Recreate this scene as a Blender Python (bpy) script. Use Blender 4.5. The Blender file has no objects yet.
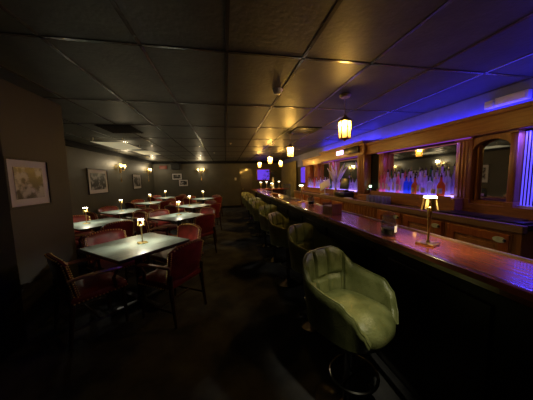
import bpy, bmesh, math, random
from mathutils import Vector, Matrix
random.seed(7)
PI = math.pi
SC = bpy.context.scene
COL = SC.collection
CAMZ = 1.53
CEIL = 2.5

# ------------------------------------------------------------------ materials
def new_mat(name):
    m = bpy.data.materials.new(name); m.use_nodes = True
    nt = m.node_tree; nt.nodes.clear()
    out = nt.nodes.new('ShaderNodeOutputMaterial')
    return m, nt, out

def mat(name, col, rough=.5, metal=0., noise=0., nscale=8., bump=0., bscale=60., spec=.5, col2=None, stretch=None, coat=0., emis=None, estr=0., sheen=0.):
    m, nt, out = new_mat(name)
    b = nt.nodes.new('ShaderNodeBsdfPrincipled')
    b.inputs['Base Color'].default_value = (*col, 1)
    b.inputs['Roughness'].default_value = rough
    b.inputs['Metallic'].default_value = metal
    b.inputs['Specular IOR Level'].default_value = spec
    b.inputs['Coat Weight'].default_value = coat
    if emis:
        b.inputs['Emission Color'].default_value = (*emis, 1); b.inputs['Emission Strength'].default_value = estr
    tc = nt.nodes.new('ShaderNodeTexCoord'); mp = nt.nodes.new('ShaderNodeMapping')
    nt.links.new(tc.outputs['Object'], mp.inputs['Vector'])
    if stretch: mp.inputs['Scale'].default_value = stretch
    if noise > 0 or col2:
        n = nt.nodes.new('ShaderNodeTexNoise'); n.inputs['Scale'].default_value = nscale; n.inputs['Detail'].default_value = 5
        nt.links.new(mp.outputs[0], n.inputs['Vector'])
        r = nt.nodes.new('ShaderNodeValToRGB')
        c2 = col2 or tuple(min(1, c*(1+noise)) for c in col)
        c1 = col if col2 else tuple(c*(1-noise) for c in col)
        r.color_ramp.elements[0].position = .35; r.color_ramp.elements[1].position = .65
        r.color_ramp.elements[0].color = (*c1, 1); r.color_ramp.elements[1].color = (*c2, 1)
        nt.links.new(n.outputs['Fac'], r.inputs[0]); nt.links.new(r.outputs[0], b.inputs['Base Color'])
    if bump > 0:
        n2 = nt.nodes.new('ShaderNodeTexNoise'); n2.inputs['Scale'].default_value = bscale; n2.inputs['Detail'].default_value = 3
        nt.links.new(mp.outputs[0], n2.inputs['Vector'])
        bp = nt.nodes.new('ShaderNodeBump'); bp.inputs['Strength'].default_value = bump; bp.inputs['Distance'].default_value = .01
        nt.links.new(n2.outputs['Fac'], bp.inputs['Height']); nt.links.new(bp.outputs[0], b.inputs['Normal'])
    nt.links.new(b.outputs[0], out.inputs[0])
    return m

def emit(name, col, s):
    m, nt, out = new_mat(name)
    e = nt.nodes.new('ShaderNodeEmission'); e.inputs[0].default_value = (*col, 1); e.inputs[1].default_value = s
    nt.links.new(e.outputs[0], out.inputs[0]); return m

def glassy(name, col, transp=.4, transl=.3, rough=.08, base=.6):
    """thin tinted glass: transparent + translucent + gloss"""
    m, nt, out = new_mat(name)
    t = nt.nodes.new('ShaderNodeBsdfTransparent'); t.inputs[0].default_value = (*col, 1)
    l = nt.nodes.new('ShaderNodeBsdfTranslucent'); l.inputs[0].default_value = (*col, 1)
    d = nt.nodes.new('ShaderNodeBsdfPrincipled'); d.inputs['Base Color'].default_value = (*[c*base for c in col], 1); d.inputs['Roughness'].default_value = rough
    d.inputs['Specular IOR Level'].default_value = .8
    a = nt.nodes.new('ShaderNodeMixShader'); b = nt.nodes.new('ShaderNodeMixShader')
    a.inputs[0].default_value = transl/(transl+transp)
    nt.links.new(t.outputs[0], a.inputs[1]); nt.links.new(l.outputs[0], a.inputs[2])
    b.inputs[0].default_value = 1-(transp+transl)
    nt.links.new(a.outputs[0], b.inputs[1]); nt.links.new(d.outputs[0], b.inputs[2])
    nt.links.new(b.outputs[0], out.inputs[0]); return m

def print_mat(name, scale, seed):
    m, nt, out = new_mat(name)
    b = nt.nodes.new('ShaderNodeBsdfPrincipled'); b.inputs['Roughness'].default_value = .35
    tc = nt.nodes.new('ShaderNodeTexCoord'); mp = nt.nodes.new('ShaderNodeMapping'); mp.inputs['Location'].default_value = (seed, seed*2.3, seed*.7)
    v = nt.nodes.new('ShaderNodeTexVoronoi'); v.inputs['Scale'].default_value = scale; v.feature = 'SMOOTH_F1'
    n = nt.nodes.new('ShaderNodeTexNoise'); n.inputs['Scale'].default_value = scale*1.3; n.inputs['Detail'].default_value = 4
    mx = nt.nodes.new('ShaderNodeMath'); mx.operation = 'MULTIPLY_ADD'; mx.inputs[1].default_value = .45
    r = nt.nodes.new('ShaderNodeValToRGB')
    r.color_ramp.elements[0].position = .68; r.color_ramp.elements[0].color = (.008, .008, .009, 1)
    r.color_ramp.elements[1].position = .82; r.color_ramp.elements[1].color = (.34, .33, .35, 1)
    nt.links.new(tc.outputs['Object'], mp.inputs[0]); nt.links.new(mp.outputs[0], v.inputs['Vector']); nt.links.new(mp.outputs[0], n.inputs['Vector'])
    nt.links.new(v.outputs['Distance'], mx.inputs[0]); nt.links.new(n.outputs['Fac'], mx.inputs[2])
    nt.links.new(mx.outputs[0], r.inputs[0]); nt.links.new(r.outputs[0], b.inputs['Base Color']); nt.links.new(b.outputs[0], out.inputs[0])
    return m

M = {}
M['wall'] = mat('wall_paint', (.052, .048, .037), .55, noise=.12, nscale=3, bump=.05, bscale=40)
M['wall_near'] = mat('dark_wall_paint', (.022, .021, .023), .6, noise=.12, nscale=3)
M['black_paint'] = mat('black_paint', (.006, .006, .007), .8, spec=.2)
M['ceil'] = mat('ceiling_tile', (.070, .066, .055), .48, noise=.2, nscale=5, bump=.22, bscale=28, spec=.5)
M['grid'] = mat('ceiling_bar', (.06, .056, .048), .22, spec=1.)
M['carpet'] = mat('carpet', (.022, .023, .030), .95, col2=(.058, .058, .062), nscale=3.2, bump=.5, bscale=220, spec=.1)
M['upper'] = mat('blue_washed_wall', (.13, .15, .40), .6, noise=.08)  # blue wash of the cove LEDs is put into this wall colour
M['mahog'] = mat('bar_mahogany', (.20, .045, .018), .24, col2=(.34, .085, .03), nscale=5, stretch=(14, 1, 14), coat=.35)
M['nose'] = mat('bar_nosing', (.15, .045, .018), .22, noise=.2, nscale=6, coat=.8)
M['wood'] = mat('cabinet_wood', (.27, .11, .036), .38, col2=(.38, .165, .055), nscale=5, stretch=(12, 12, 1), coat=.2)
M['woodh'] = mat('fascia_wood', (.27, .11, .036), .38, col2=(.38, .165, .055), nscale=5, stretch=(12, 1, 12), coat=.2)
M['woodred'] = mat('red_wood', (.30, .085, .03), .35, col2=(.40, .13, .045), nscale=5, stretch=(12, 12, 1), coat=.3)
M['darkwood'] = mat('dark_wood', (.03, .014, .009), .35, noise=.3, nscale=8, stretch=(8, 8, 1), coat=.3)
M['counter'] = mat('back_counter', (.035, .022, .024), .25, noise=.2, nscale=5, coat=.4)
M['counter_edge'] = mat('counter_edge', (.24, .15, .10), .4, noise=.15, nscale=5)
M['panel_black'] = mat('bar_front', (.008, .006, .006), .5, spec=.3)
M['leather'] = mat('oxblood_leather', (.15, .018, .013), .33, noise=.3, nscale=9, bump=.25, bscale=120)
M['green'] = mat('green_leather', (.125, .145, .050), .38, col2=(.215, .235, .095), nscale=11, bump=.3, bscale=90)
M['brass'] = mat('brass', (.88, .66, .25), .36, metal=1., noise=.05)
M['brassd'] = mat('aged_brass', (.55, .40, .18), .3, metal=1., noise=.08)
M['chrome'] = mat('dark_chrome', (.25, .25, .25), .18, metal=1., noise=.03)
M['blackmetal'] = mat('black_metal', (.012, .012, .012), .35, metal=.5, noise=.1)
M['tabletop'] = mat('slate_laminate', (.15, .185, .165), .30, noise=.25, nscale=4, stretch=(1, 9, 1))
M['tableedge'] = mat('table_base', (.008, .008, .008), .45, noise=.1)
M['frame'] = mat('picture_frame', (.005, .005, .005), .6, noise=.1)
M['mat'] = mat('mat_board', (.55, .52, .54), .8, noise=.03)
M['lens'] = mat('pale_panel_added_glow', (.75, .70, .52), .85, emis=(1, .86, .52), estr=.26)  # glow added so the pale ceiling panels look lit
M['white'] = mat('white_plastic', (.72, .72, .74), .4, noise=.02)
M['cream'] = mat('cream_panel', (.75, .70, .55), .5, noise=.04)
M['mirror'] = mat('smoked_mirror', (.62, .62, .60), .03, metal=1.)
M['lampdisc'] = emit('lamp_disc', (1, .93, .72), 17)
M['bulb'] = emit('bulb', (1, .68, .25), 10)
M['bulbs'] = emit('sconce_bulb', (1, .80, .42), 90)
M['lantern_glass'] = glassy('lantern_glass', (1, .68, .24), .50, .22)
M['sconce_glass'] = glassy('sconce_glass', (1, .90, .62), .5, .4)
M['shelf'] = emit('lit_shelf', (.40, .26, 1), 3)
M['led_purple'] = emit('purple_led', (.42, .08, .85), .55)
M['screen'] = emit('purple_screen', (.16, .06, .85), .9)
M['curtain'] = mat('blue_glow_ribs', (.42, .42, .80), .35, noise=.04, emis=(.10, .07, 1), estr=1.1)  # blue light falling on the ribs is put into their colour and glow
M['glass'] = glassy('clear_glass', (.92, .95, .97), .86, .01, .03, .0)
M['acrylic'] = glassy('acrylic', (.80, .86, .95), .84, .03, .03, .1)
M['labelw'] = mat('enamel_plate', (.62, .70, .62), .35, noise=.15, nscale=30)
M['paper'] = mat('paper', (.65, .62, .62), .7, noise=.04)
M['leaf'] = mat('dark_leaf', (.02, .045, .018), .5, noise=.3)
M['reddull'] = mat('dull_red_plastic', (.16, .03, .02), .5, noise=.1)
M['black_plastic'] = mat('black_plastic', (.01, .01, .011), .3, noise=.1)
M['feather'] = mat('pale_feather', (.62, .58, .66), .7, noise=.1, nscale=30)

# ------------------------------------------------------------------ mesh helpers
class MB:
    def __init__(s): s.bm = bmesh.new()
    def box(s, c, d, rot=None, bev=0.):
        g = bmesh.ops.create_cube(s.bm, size=1.)['verts']
        for v in g:
            v.co = Vector((v.co.x*d[0], v.co.y*d[1], v.co.z*d[2]))
        if bev > 0:
            es = list({e for v in g for e in v.link_edges})
            r = bmesh.ops.bevel(s.bm, geom=es, offset=bev, segments=2, affect='EDGES', profile=.5)
            g = list({v for f in r['faces'] for v in f.verts} | {v for v in g if v.is_valid})
        R = rot.to_matrix() if hasattr(rot, 'to_matrix') else (rot or Matrix.Identity(3))
        for v in g: v.co = R @ v.co + Vector(c)
        return s
    def cone(s, p0, p1, r0, r1, seg=12, cap=True):
        p0, p1 = Vector(p0), Vector(p1); ax = (p1-p0).normalized()
        q = ax.to_track_quat('Z', 'Y').to_matrix()
        a, b = [], []
        for i in range(seg):
            t = 2*PI*i/seg; d = q @ Vector((math.cos(t), math.sin(t), 0))
            a.append(s.bm.verts.new(p0+d*r0)); b.append(s.bm.verts.new(p1+d*r1))
        for i in range(seg):
            j = (i+1) % seg; s.bm.faces.new((a[i], a[j], b[j], b[i]))
        if cap:
            s.bm.faces.new(a[::-1]); s.bm.faces.new(b)
        return s
    def tube(s, pts, r, seg=8, closed=False):
        pts = [Vector(p) for p in pts]; n = len(pts); rings = []
        rr = r if isinstance(r, (list, tuple)) else [r]*n
        for i, p in enumerate(pts):
            if closed: t = (pts[(i+1) % n]-pts[i-1]).normalized()
            else: t = (pts[min(i+1, n-1)]-pts[max(i-1, 0)]).normalized()
            up = Vector((0, 0, 1)) if abs(t.z) < .95 else Vector((1, 0, 0))
            x = t.cross(up).normalized(); y = x.cross(t)
            rings.append([s.bm.verts.new(p+(x*math.cos(2*PI*k/seg)+y*math.sin(2*PI*k/seg))*rr[i]) for k in range(seg)])
        for i in range(n if closed else n-1):
            A, B = rings[i], rings[(i+1) % n]
            for k in range(seg):
                l = (k+1) % seg; s.bm.faces.new((A[k], A[l], B[l], B[k]))
        if not closed:
            s.bm.faces.new(rings[0][::-1]); s.bm.faces.new(rings[-1])
        return s
    def lathe(s, prof, c=(0, 0, 0), seg=16, sq=None):
        """prof: list of (r,z); r=0 closes"""
        c = Vector(c); rings = []
        for r, z in prof:
            if r < 1e-6: rings.append([s.bm.verts.new(c+Vector((0, 0, z)))])
            else: rings.append([s.bm.verts.new(c+Vector((r*math.cos(2*PI*k/seg), r*math.sin(2*PI*k/seg), z))) for k in range(seg)])
        for A, B in zip(rings, rings[1:]):
            for k in range(seg):
                l = (k+1) % seg
                if len(A) == 1 and len(B) == 1: continue
                if len(A) == 1: s.bm.faces.new((A[0], B[l], B[k]))
                elif len(B) == 1: s.bm.faces.new((A[k], A[l], B[0]))
                else: s.bm.faces.new((A[k], A[l], B[l], B[k]))
        return s
    def ball(s, c, r, u=8, v=5, sc=(1, 1, 1)):
        m = Matrix.Translation(Vector(c)) @ Matrix.Diagonal((r*sc[0], r*sc[1], r*sc[2], 1))
        bmesh.ops.create_uvsphere(s.bm, u_segments=u, v_segments=v, radius=1, matrix=m); return s
    def shell(s, fn, nu, nv, th):
        """fn(u,v)->centre point, u,v in 0..1; thick closed sheet, th may be fn"""
        P = [[Vector(fn(i/nu, j/nv)) for j in range(nv+1)] for i in range(nu+1)]
        F, B = [], []
        for i in range(nu+1):
            f, b = [], []
            for j in range(nv+1):
                du = P[min(i+1, nu)][j]-P[max(i-1, 0)][j]; dv = P[i][min(j+1, nv)]-P[i][max(j-1, 0)]
                n = du.cross(dv)
                n = n.normalized() if n.length > 1e-9 else Vector((0, 0, 1))
                t = th(i/nu, j/nv) if callable(th) else (th/2, th/2)
                if not isinstance(t, tuple): t = (t/2, t/2)
                f.append(s.bm.verts.new(P[i][j]+n*t[0])); b.append(s.bm.verts.new(P[i][j]-n*t[1]))
            F.append(f); B.append(b)
        q = s.bm.faces.new
        for i in range(nu):
            for j in range(nv):
                q((F[i][j], F[i+1][j], F[i+1][j+1], F[i][j+1])); q((B[i][j], B[i][j+1], B[i+1][j+1], B[i+1][j]))
        for i in range(nu):
            q((F[i][0], B[i][0], B[i+1][0], F[i+1][0])); q((F[i][nv], F[i+1][nv], B[i+1][nv], B[i][nv]))
        for j in range(nv):
            q((F[0][j], F[0][j+1], B[0][j+1], B[0][j])); q((F[nu][j], B[nu][j], B[nu][j+1], F[nu][j+1]))
        return s
    def prism(s, pts, z0, z1, axis='z'):
        def mk(p, h):
            if axis == 'z': return Vector((p[0], p[1], h))
            if axis == 'x': return Vector((h, p[0], p[1]))
            return Vector((p[0], h, p[1]))
        a = [s.bm.verts.new(mk(p, z0)) for p in pts]; b = [s.bm.verts.new(mk(p, z1)) for p in pts]
        n = len(pts)
        for i in range(n): s.bm.faces.new((a[i], a[(i+1) % n], b[(i+1) % n], b[i]))
        s.bm.faces.new(a[::-1]); s.bm.faces.new(b); return s
    def build(s, name, m, parent=None, loc=None, rz=0, smooth=True, bevel=0, sub=0):
        bmesh.ops.recalc_face_normals(s.bm, faces=s.bm.faces)
        me = bpy.data.meshes.new(name); s.bm.to_mesh(me); s.bm.free()
        me.materials.append(M[m] if isinstance(m, str) else m)
        o = bpy.data.objects.new(name, me); COL.objects.link(o)
        if parent: o.parent = parent
        if loc is not None: o.location = loc
        o.rotation_euler.z = rz
        if smooth:
            for p in me.polygons: p.use_smooth = True
            me.set_sharp_from_angle(angle=math.radians(40))
        if bevel:
            b = o.modifiers.new('bevel', 'BEVEL'); b.width = bevel; b.segments = 2; b.limit_method = 'ANGLE'
        if sub:
            b = o.modifiers.new('sub', 'SUBSURF'); b.levels = sub; b.render_levels = sub
        return o

def tag(o, label=None, cat=None, group=None, kind=None):
    if label: o['label'] = label
    if cat: o['category'] = cat
    if group: o['group'] = group
    if kind: o['kind'] = kind
    return o
def empty(name, loc, rz=0, label=None, cat=None, group=None):
    o = bpy.data.objects.new(name, None); COL.objects.link(o); o.location = loc; o.rotation_euler.z = rz
    o.empty_display_size = .1
    return tag(o, label, cat, group)
def dup(root, loc, rz, label, group=None):
    def cp(o, par):
        c = o.copy(); COL.objects.link(c)
        if par: c.parent = par
        for ch in [x for x in ALLCH.get(o.name, [])]: cp(ch, c)
        return c
    r = cp(root, None); r.location = loc; r.rotation_euler.z = rz; r['label'] = label
    if group: r['group'] = group
    return r
ALLCH = {}
def register(root):
    ALLCH[root.name] = list(root.children)
    for c in root.children: register(c)
def struct(o): o['kind'] = 'structure'; return o
def box(name, m, lo, hi, parent=None, bevel=0, bev=0):
    lo, hi = Vector(lo), Vector(hi)
    return MB().box((lo+hi)/2, hi-lo).build(name, m, parent, bevel=bevel, smooth=bool(bevel))
def light(name, kind, loc, e, col, size=.05, rot=None, **k):
    l = bpy.data.lights.new(name, kind); l.energy = e; l.color = col
    if kind == 'AREA':
        l.shape = 'RECTANGLE'; l.size, l.size_y = size
    else: l.shadow_soft_size = size
    for a, b in k.items(): setattr(l, a, b)
    o = bpy.data.objects.new(name, l); COL.objects.link(o); o.location = loc
    if rot: o.rotation_euler = rot
    return o

# ------------------------------------------------------------------ room shell
YB, YF = 12.0, -2.6
struct(box('floor', 'carpet', (-3.7, YF-.1, -.1), (3.4, YB+.1, 0)))
struct(box('ceiling', 'ceil', (-3.7, YF-.1, CEIL), (3.4, YB+.1, CEIL+.1)))
gb = MB()
x = .05-5*.61
while x > -3.55: x -= .61
xs = []
x += .61
while x < 3.1:
    xs.append(x); x += .61
for x in xs: gb.box((x, (YB+YF)/2, CEIL-.003), (.024, YB-YF, .006))
y = 1.80-4*1.22
while y < YB:
    gb.box((-.2, y, CEIL-.0035), (6.6, .024, .005)); y += 1.22
g = gb.build('ceiling_grid_trim', 'grid', smooth=False); g.name = 'trim_1'; struct(g)
struct(box('wall_left', 'wall', (-3.7, 3.3, 0), (-3.55, YB, CEIL)))
struct(box('wall_back', 'wall', (-3.7, YB, 0), (3.4, YB+.15, CEIL)))
struct(box('wall_right', 'wall', (3.15, YF, 0), (3.3, YB, 2.0)))
struct(box('trim_2', 'upper', (3.14, YF, 2.0), (3.3, YB, CEIL)))
struct(box('wall_front', 'black_paint', (-3.7, YF-.15, 0), (3.4, YF, CEIL)))
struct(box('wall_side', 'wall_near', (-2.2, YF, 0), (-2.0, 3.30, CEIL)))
struct(box('wall_partition', 'wall', (-3.7, 3.15, 0), (-2.2, 3.30, CEIL)))
struct(box('trim_4', 'black_paint', (-2.0, YF, 0), (-1.95, 2.40, CEIL)))
struct(box('trim_5', 'black_paint', (-3.55, 3.3, CEIL-.13), (-3.46, YB, CEIL), bevel=.01))
struct(box('trim_6', 'black_paint', (-3.46, YB-.09, CEIL-.13), (3.1, YB, CEIL), bevel=.01))
struct(box('baseboard_left', 'black_paint', (-3.55, 3.3, 0), (-3.53, YB, .12)))
struct(box('baseboard_back', 'black_paint', (-3.53, YB-.02, 0), (3.1, YB, .12)))

# ------------------------------------------------------------------ pictures
def picture(name, loc, rz, w, h, tilt, label, scale, seed, group='framed photographs'):
    """hangs facing local -Y"""
    t = empty(name, loc, rz, label, 'picture', group); t.rotation_euler = (0, 0, rz)
    b = .022 if w > .4 else .02
    f = MB()
    for sx in (-1, 1): f.box((sx*(w/2-b/2), -.0125, 0), (b, .025, h))
    for sz in (-1, 1): f.box((0, -.0125, sz*(h/2-b/2)), (w-2*b, .025, b))
    f.build('frame', 'frame', t, smooth=False)
    mw, mh = w-2*b, h-2*b
    MB().box((0, -.006, 0), (mw, .008, mh)).build('mat_board', 'mat', t, smooth=False)
    k = .14*min(w, h)
    MB().box((0, -.012, 0), (mw-2*k, .003, mh-2*k)).build('print', print_mat('photo_print', scale, seed), t, smooth=False)
    if tilt: t.rotation_euler.rotate_axis('Y', tilt)
    return t
RL = PI/2   # local -Y -> world +X
picture('framed_photograph', (-2.0, 2.695, 1.535), RL, .52, .50, 0, 'large framed black and white photograph on the near dark wall at far left', 9, 3.1)
picture('framed_photograph', (-3.55, 7.05, 1.55), RL, 1.0, .70, 0, 'framed group photograph on the left wall before the first wall sconce', 7, 5.4)
picture('framed_photograph', (-3.55, 9.85, 1.52), RL, .86, .60, 0, 'small looking framed photograph between the two wall sconces on the left wall', 6, 7.2)
picture('framed_photograph', (-2.42, YB, 1.73), 0, .50, .34, 0, 'upper of the two small framed photographs on the back wall', 9, 9.9)
picture('framed_photograph', (-2.12, YB, 1.40), 0, .48, .36, 0, 'lower of the two small framed photographs on the back wall', 9, 12.5)

# ------------------------------------------------------------------ wall sconces
def make_sconce(loc, rz, label):
    t = empty('wall_sconce', loc, rz, label, 'wall lamp', 'twin candle wall sconces')
    MB().lathe([(0, -.16), (.03, -.15), (.045, -.05), (.045, .05), (.03, .16), (0, .18)], (0, -.02, 0), 12).build('backplate', 'brassd', t)
    for s in (-1, 1):
        a = MB(); a.tube([(0, -.03, -.02), (s*.05, -.07, -.07), (s*.11, -.10, -.06), (s*.13, -.11, -.01)], .008)
        a.lathe([(0, 0), (.025, .002), (.03, .012), (0, .014)], (s*.13, -.11, -.012)); a.build('arm', 'brassd', t)
        MB().cone((s*.13, -.11, 0), (s*.13, -.11, .06), .011, .011).build('candle_tube', 'cream', t)
        MB().lathe([(0, .06), (.012, .07), (.018, .09), (.008, .115), (0, .125)], (s*.13, -.11, 0), 10).build('bulb', 'bulbs', t)
        MB().lathe([(.032, .04), (.05, .075), (.045, .14), (.043, .14), (.048, .075), (.030, .042)], (s*.13, -.11, 0), 14).build('glass_shade', 'sconce_glass', t)
    tl = MB(); tl.tube([(0, -.03, -.15), (0, -.03, -.34)], .006)
    tl.lathe([(0, -.33), (.014, -.34), (.02, -.46), (0, -.46)], (0, -.03, 0), 8); tl.build('tassel', 'brassd', t)
    register(t); return t
WARM = (1, .74, .34)
def sconce_light(x, y, z, e=5): 
    light('sconce_light', 'POINT', (x, y, z), e, (1, .80, .48), .04)
sc = make_sconce((-3.55, 8.42, 1.98), RL, 'twin candle sconce on the left wall, nearer of the two there')
dup(sc, (-3.55, 11.2, 1.98), RL, 'twin candle sconce on the left wall next to the far corner')
dup(sc, (-1.22, YB, 1.98), 0, 'twin candle sconce on the back wall right of the small photographs')
for p in ((-3.30, 8.42), (-3.30, 11.2), (-1.22, YB-.25)): sconce_light(p[0], p[1], 2.14, 15)

# ------------------------------------------------------------------ lanterns over the bar
def make_lantern(loc, label):
    t = empty('hanging_lantern', loc, .5, label, 'pendant lantern', 'amber lanterns over the bar')
    r = .072
    MB().lathe([(0, -.03), (.05, -.03), (.065, -.012), (.065, 0), (0, 0)], (0, 0, 0)).build('ceiling_canopy', 'brassd', t)
    c = MB()
    for i in range(8): 
        z = -.035-.027*i
        c.tube([(math.cos(a)*(.008 if i % 2 else .002), math.cos(a)*(.002 if i % 2 else .008), z-.013+math.sin(a)*.018) for a in [2*PI*k/8 for k in range(8)]], .0022, 5, True)
    c.build('chain', 'brassd', t)
    MB().lathe([(0, -.225), (.012, -.235), (.03, -.255), (r*1.15, -.29), (r*1.18, -.30), (0, -.30)], (0, 0, 0), 6).build('cap', 'brassd', t)
    f = MB(); g = MB()
    for k in range(6):
        a = 2*PI*k/6; b = 2*PI*(k+1)/6
        A = Vector((r*math.cos(a), r*math.sin(a), 0)); B = Vector((r*math.cos(b), r*math.sin(b), 0))
        f.cone(A+Vector((0, 0, -.30)), A*.92+Vector((0, 0, -.51)), .006, .006, 6)
        f.cone(A+Vector((0, 0, -.305)), B+Vector((0, 0, -.305)), .005, .005, 6)
        f.cone(A*.92+Vector((0, 0, -.505)), B*.92+Vector((0, 0, -.505)), .005, .005, 6)
        f.cone(A*.97+Vector((0, 0, -.37)), B*.97+Vector((0, 0, -.37)), .003, .003, 5)
        g.prism([(0, 0)]*0 or [(0, 0), (1, 0), (1, 1)], 0, .0001) if False else None
        v = [g.bm.verts.new(q) for q in (A*.97+Vector((0, 0, -.305)), B*.97+Vector((0, 0, -.305)), B*.9+Vector((0, 0, -.505)), A*.9+Vector((0, 0, -.505)))]
        g.bm.faces.new(v)
    f.lathe([(0, -.505), (r*.9, -.507), (.02, -.52), (.008, -.535), (0, -.54)], (0, 0, 0), 6)
    f.build('cage', 'brassd', t); g.build('amber_panes', 'lantern_glass', t, smooth=False)
    MB().lathe([(0, -.36), (.012, -.365), (.016, -.385), (.024, -.41), (.024, -.43), (.012, -.455), (0, -.46)], (0, 0, 0), 10).build('bulb', 'bulb', t)
    register(t); return t
LY = [2.5, 4.7, 6.9, 9.1]
ll = ['nearest amber hanging lantern over the bar, in front of the blue ceiling', 'second nearest amber hanging lantern along the bar', 'third amber hanging lantern along the bar, counting from the near one', 'farthest amber hanging lantern over the customer edge of the bar']
L0 = make_lantern((1.44, LY[0], CEIL), ll[0])
for y, l in list(zip(LY, ll))[1:]: dup(L0, (1.42, y, CEIL), .5, l)
dup(L0, (2.2, 8.6, CEIL), .2, 'amber hanging lantern set deeper behind the far end of the bar')
dup(L0, (1.42, .3, CEIL), .5, 'amber hanging lantern over the near end of the bar, outside the frame')
for i, (x, y) in enumerate([(1.42, .3)]+[(1.42, y) for y in LY]+[(2.2, 8.6)]):
    light('lantern_light', 'POINT', (x, y, CEIL-.345), (7, 28, 66, 85, 85, 55)[i], (1, .80, .42), .045)

# ------------------------------------------------------------------ bar counter
BX0, BX1, BZ, BY0, BY1 = 1.05, 1.44, 1.10, -1.2, 9.1
bar = empty('bar_counter', (0, 0, 0), 0, 'long mahogany topped bar counter running down the room', 'bar')
box('bar_top', 'mahog', (BX0+.03, BY0, BZ-.045), (BX1, BY1, BZ), bar)
n = MB(); prof = [(BX0+.05, BZ+.004), (BX0+.02, BZ+.012), (BX0-.005, BZ+.006), (BX0-.018, BZ-.015), (BX0-.012, BZ-.04), (BX0+.01, BZ-.055), (BX0+.05, BZ-.055)]
n.prism(prof, BY0, BY1, 'y'); n.build('bar_nosing', 'nose', bar)
box('back_lip', 'counter_edge', (BX1, BY0, BZ-.05), (BX1+.02, BY1, BZ+.012), bar, bevel=.004)
box('bar_front_panel', 'panel_black', (1.27, BY0, 0), (1.34, BY1, BZ-.045), bar)
pn = MB()
y = BY0+.15
while y < BY1-.8:
    pn.box((1.262, y+.4, .55), (.016, .70, .68)); y += .9
pn.build('raised_panels', 'panel_black', bar, bevel=.006)
r = MB(); r.tube([(1.12, BY0, .17), (1.12, BY1, .17)], .02, 10)
y = BY0+.3
while y < BY1: r.tube([(1.27, y, .17), (1.12, y, .17)], .01, 6); y += 1.2
r.build('foot_rail', 'blackmetal', bar)
box('under_shelf', 'darkwood', (1.34, BY0, .5), (1.62, BY1, .54), bar)
# return across the far end
rt = empty('bar_return', (0, 0, 0), 0, 'short pale topped counter crossing the far end of the bar', 'counter')
box('counter_top', 'mahog', (1.05, 9.14, 1.055), (2.7, 9.6, 1.10), rt, bevel=.01)
box('counter_base', 'darkwood', (1.25, 9.25, 0), (2.6, 9.5, 1.055), rt)

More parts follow.
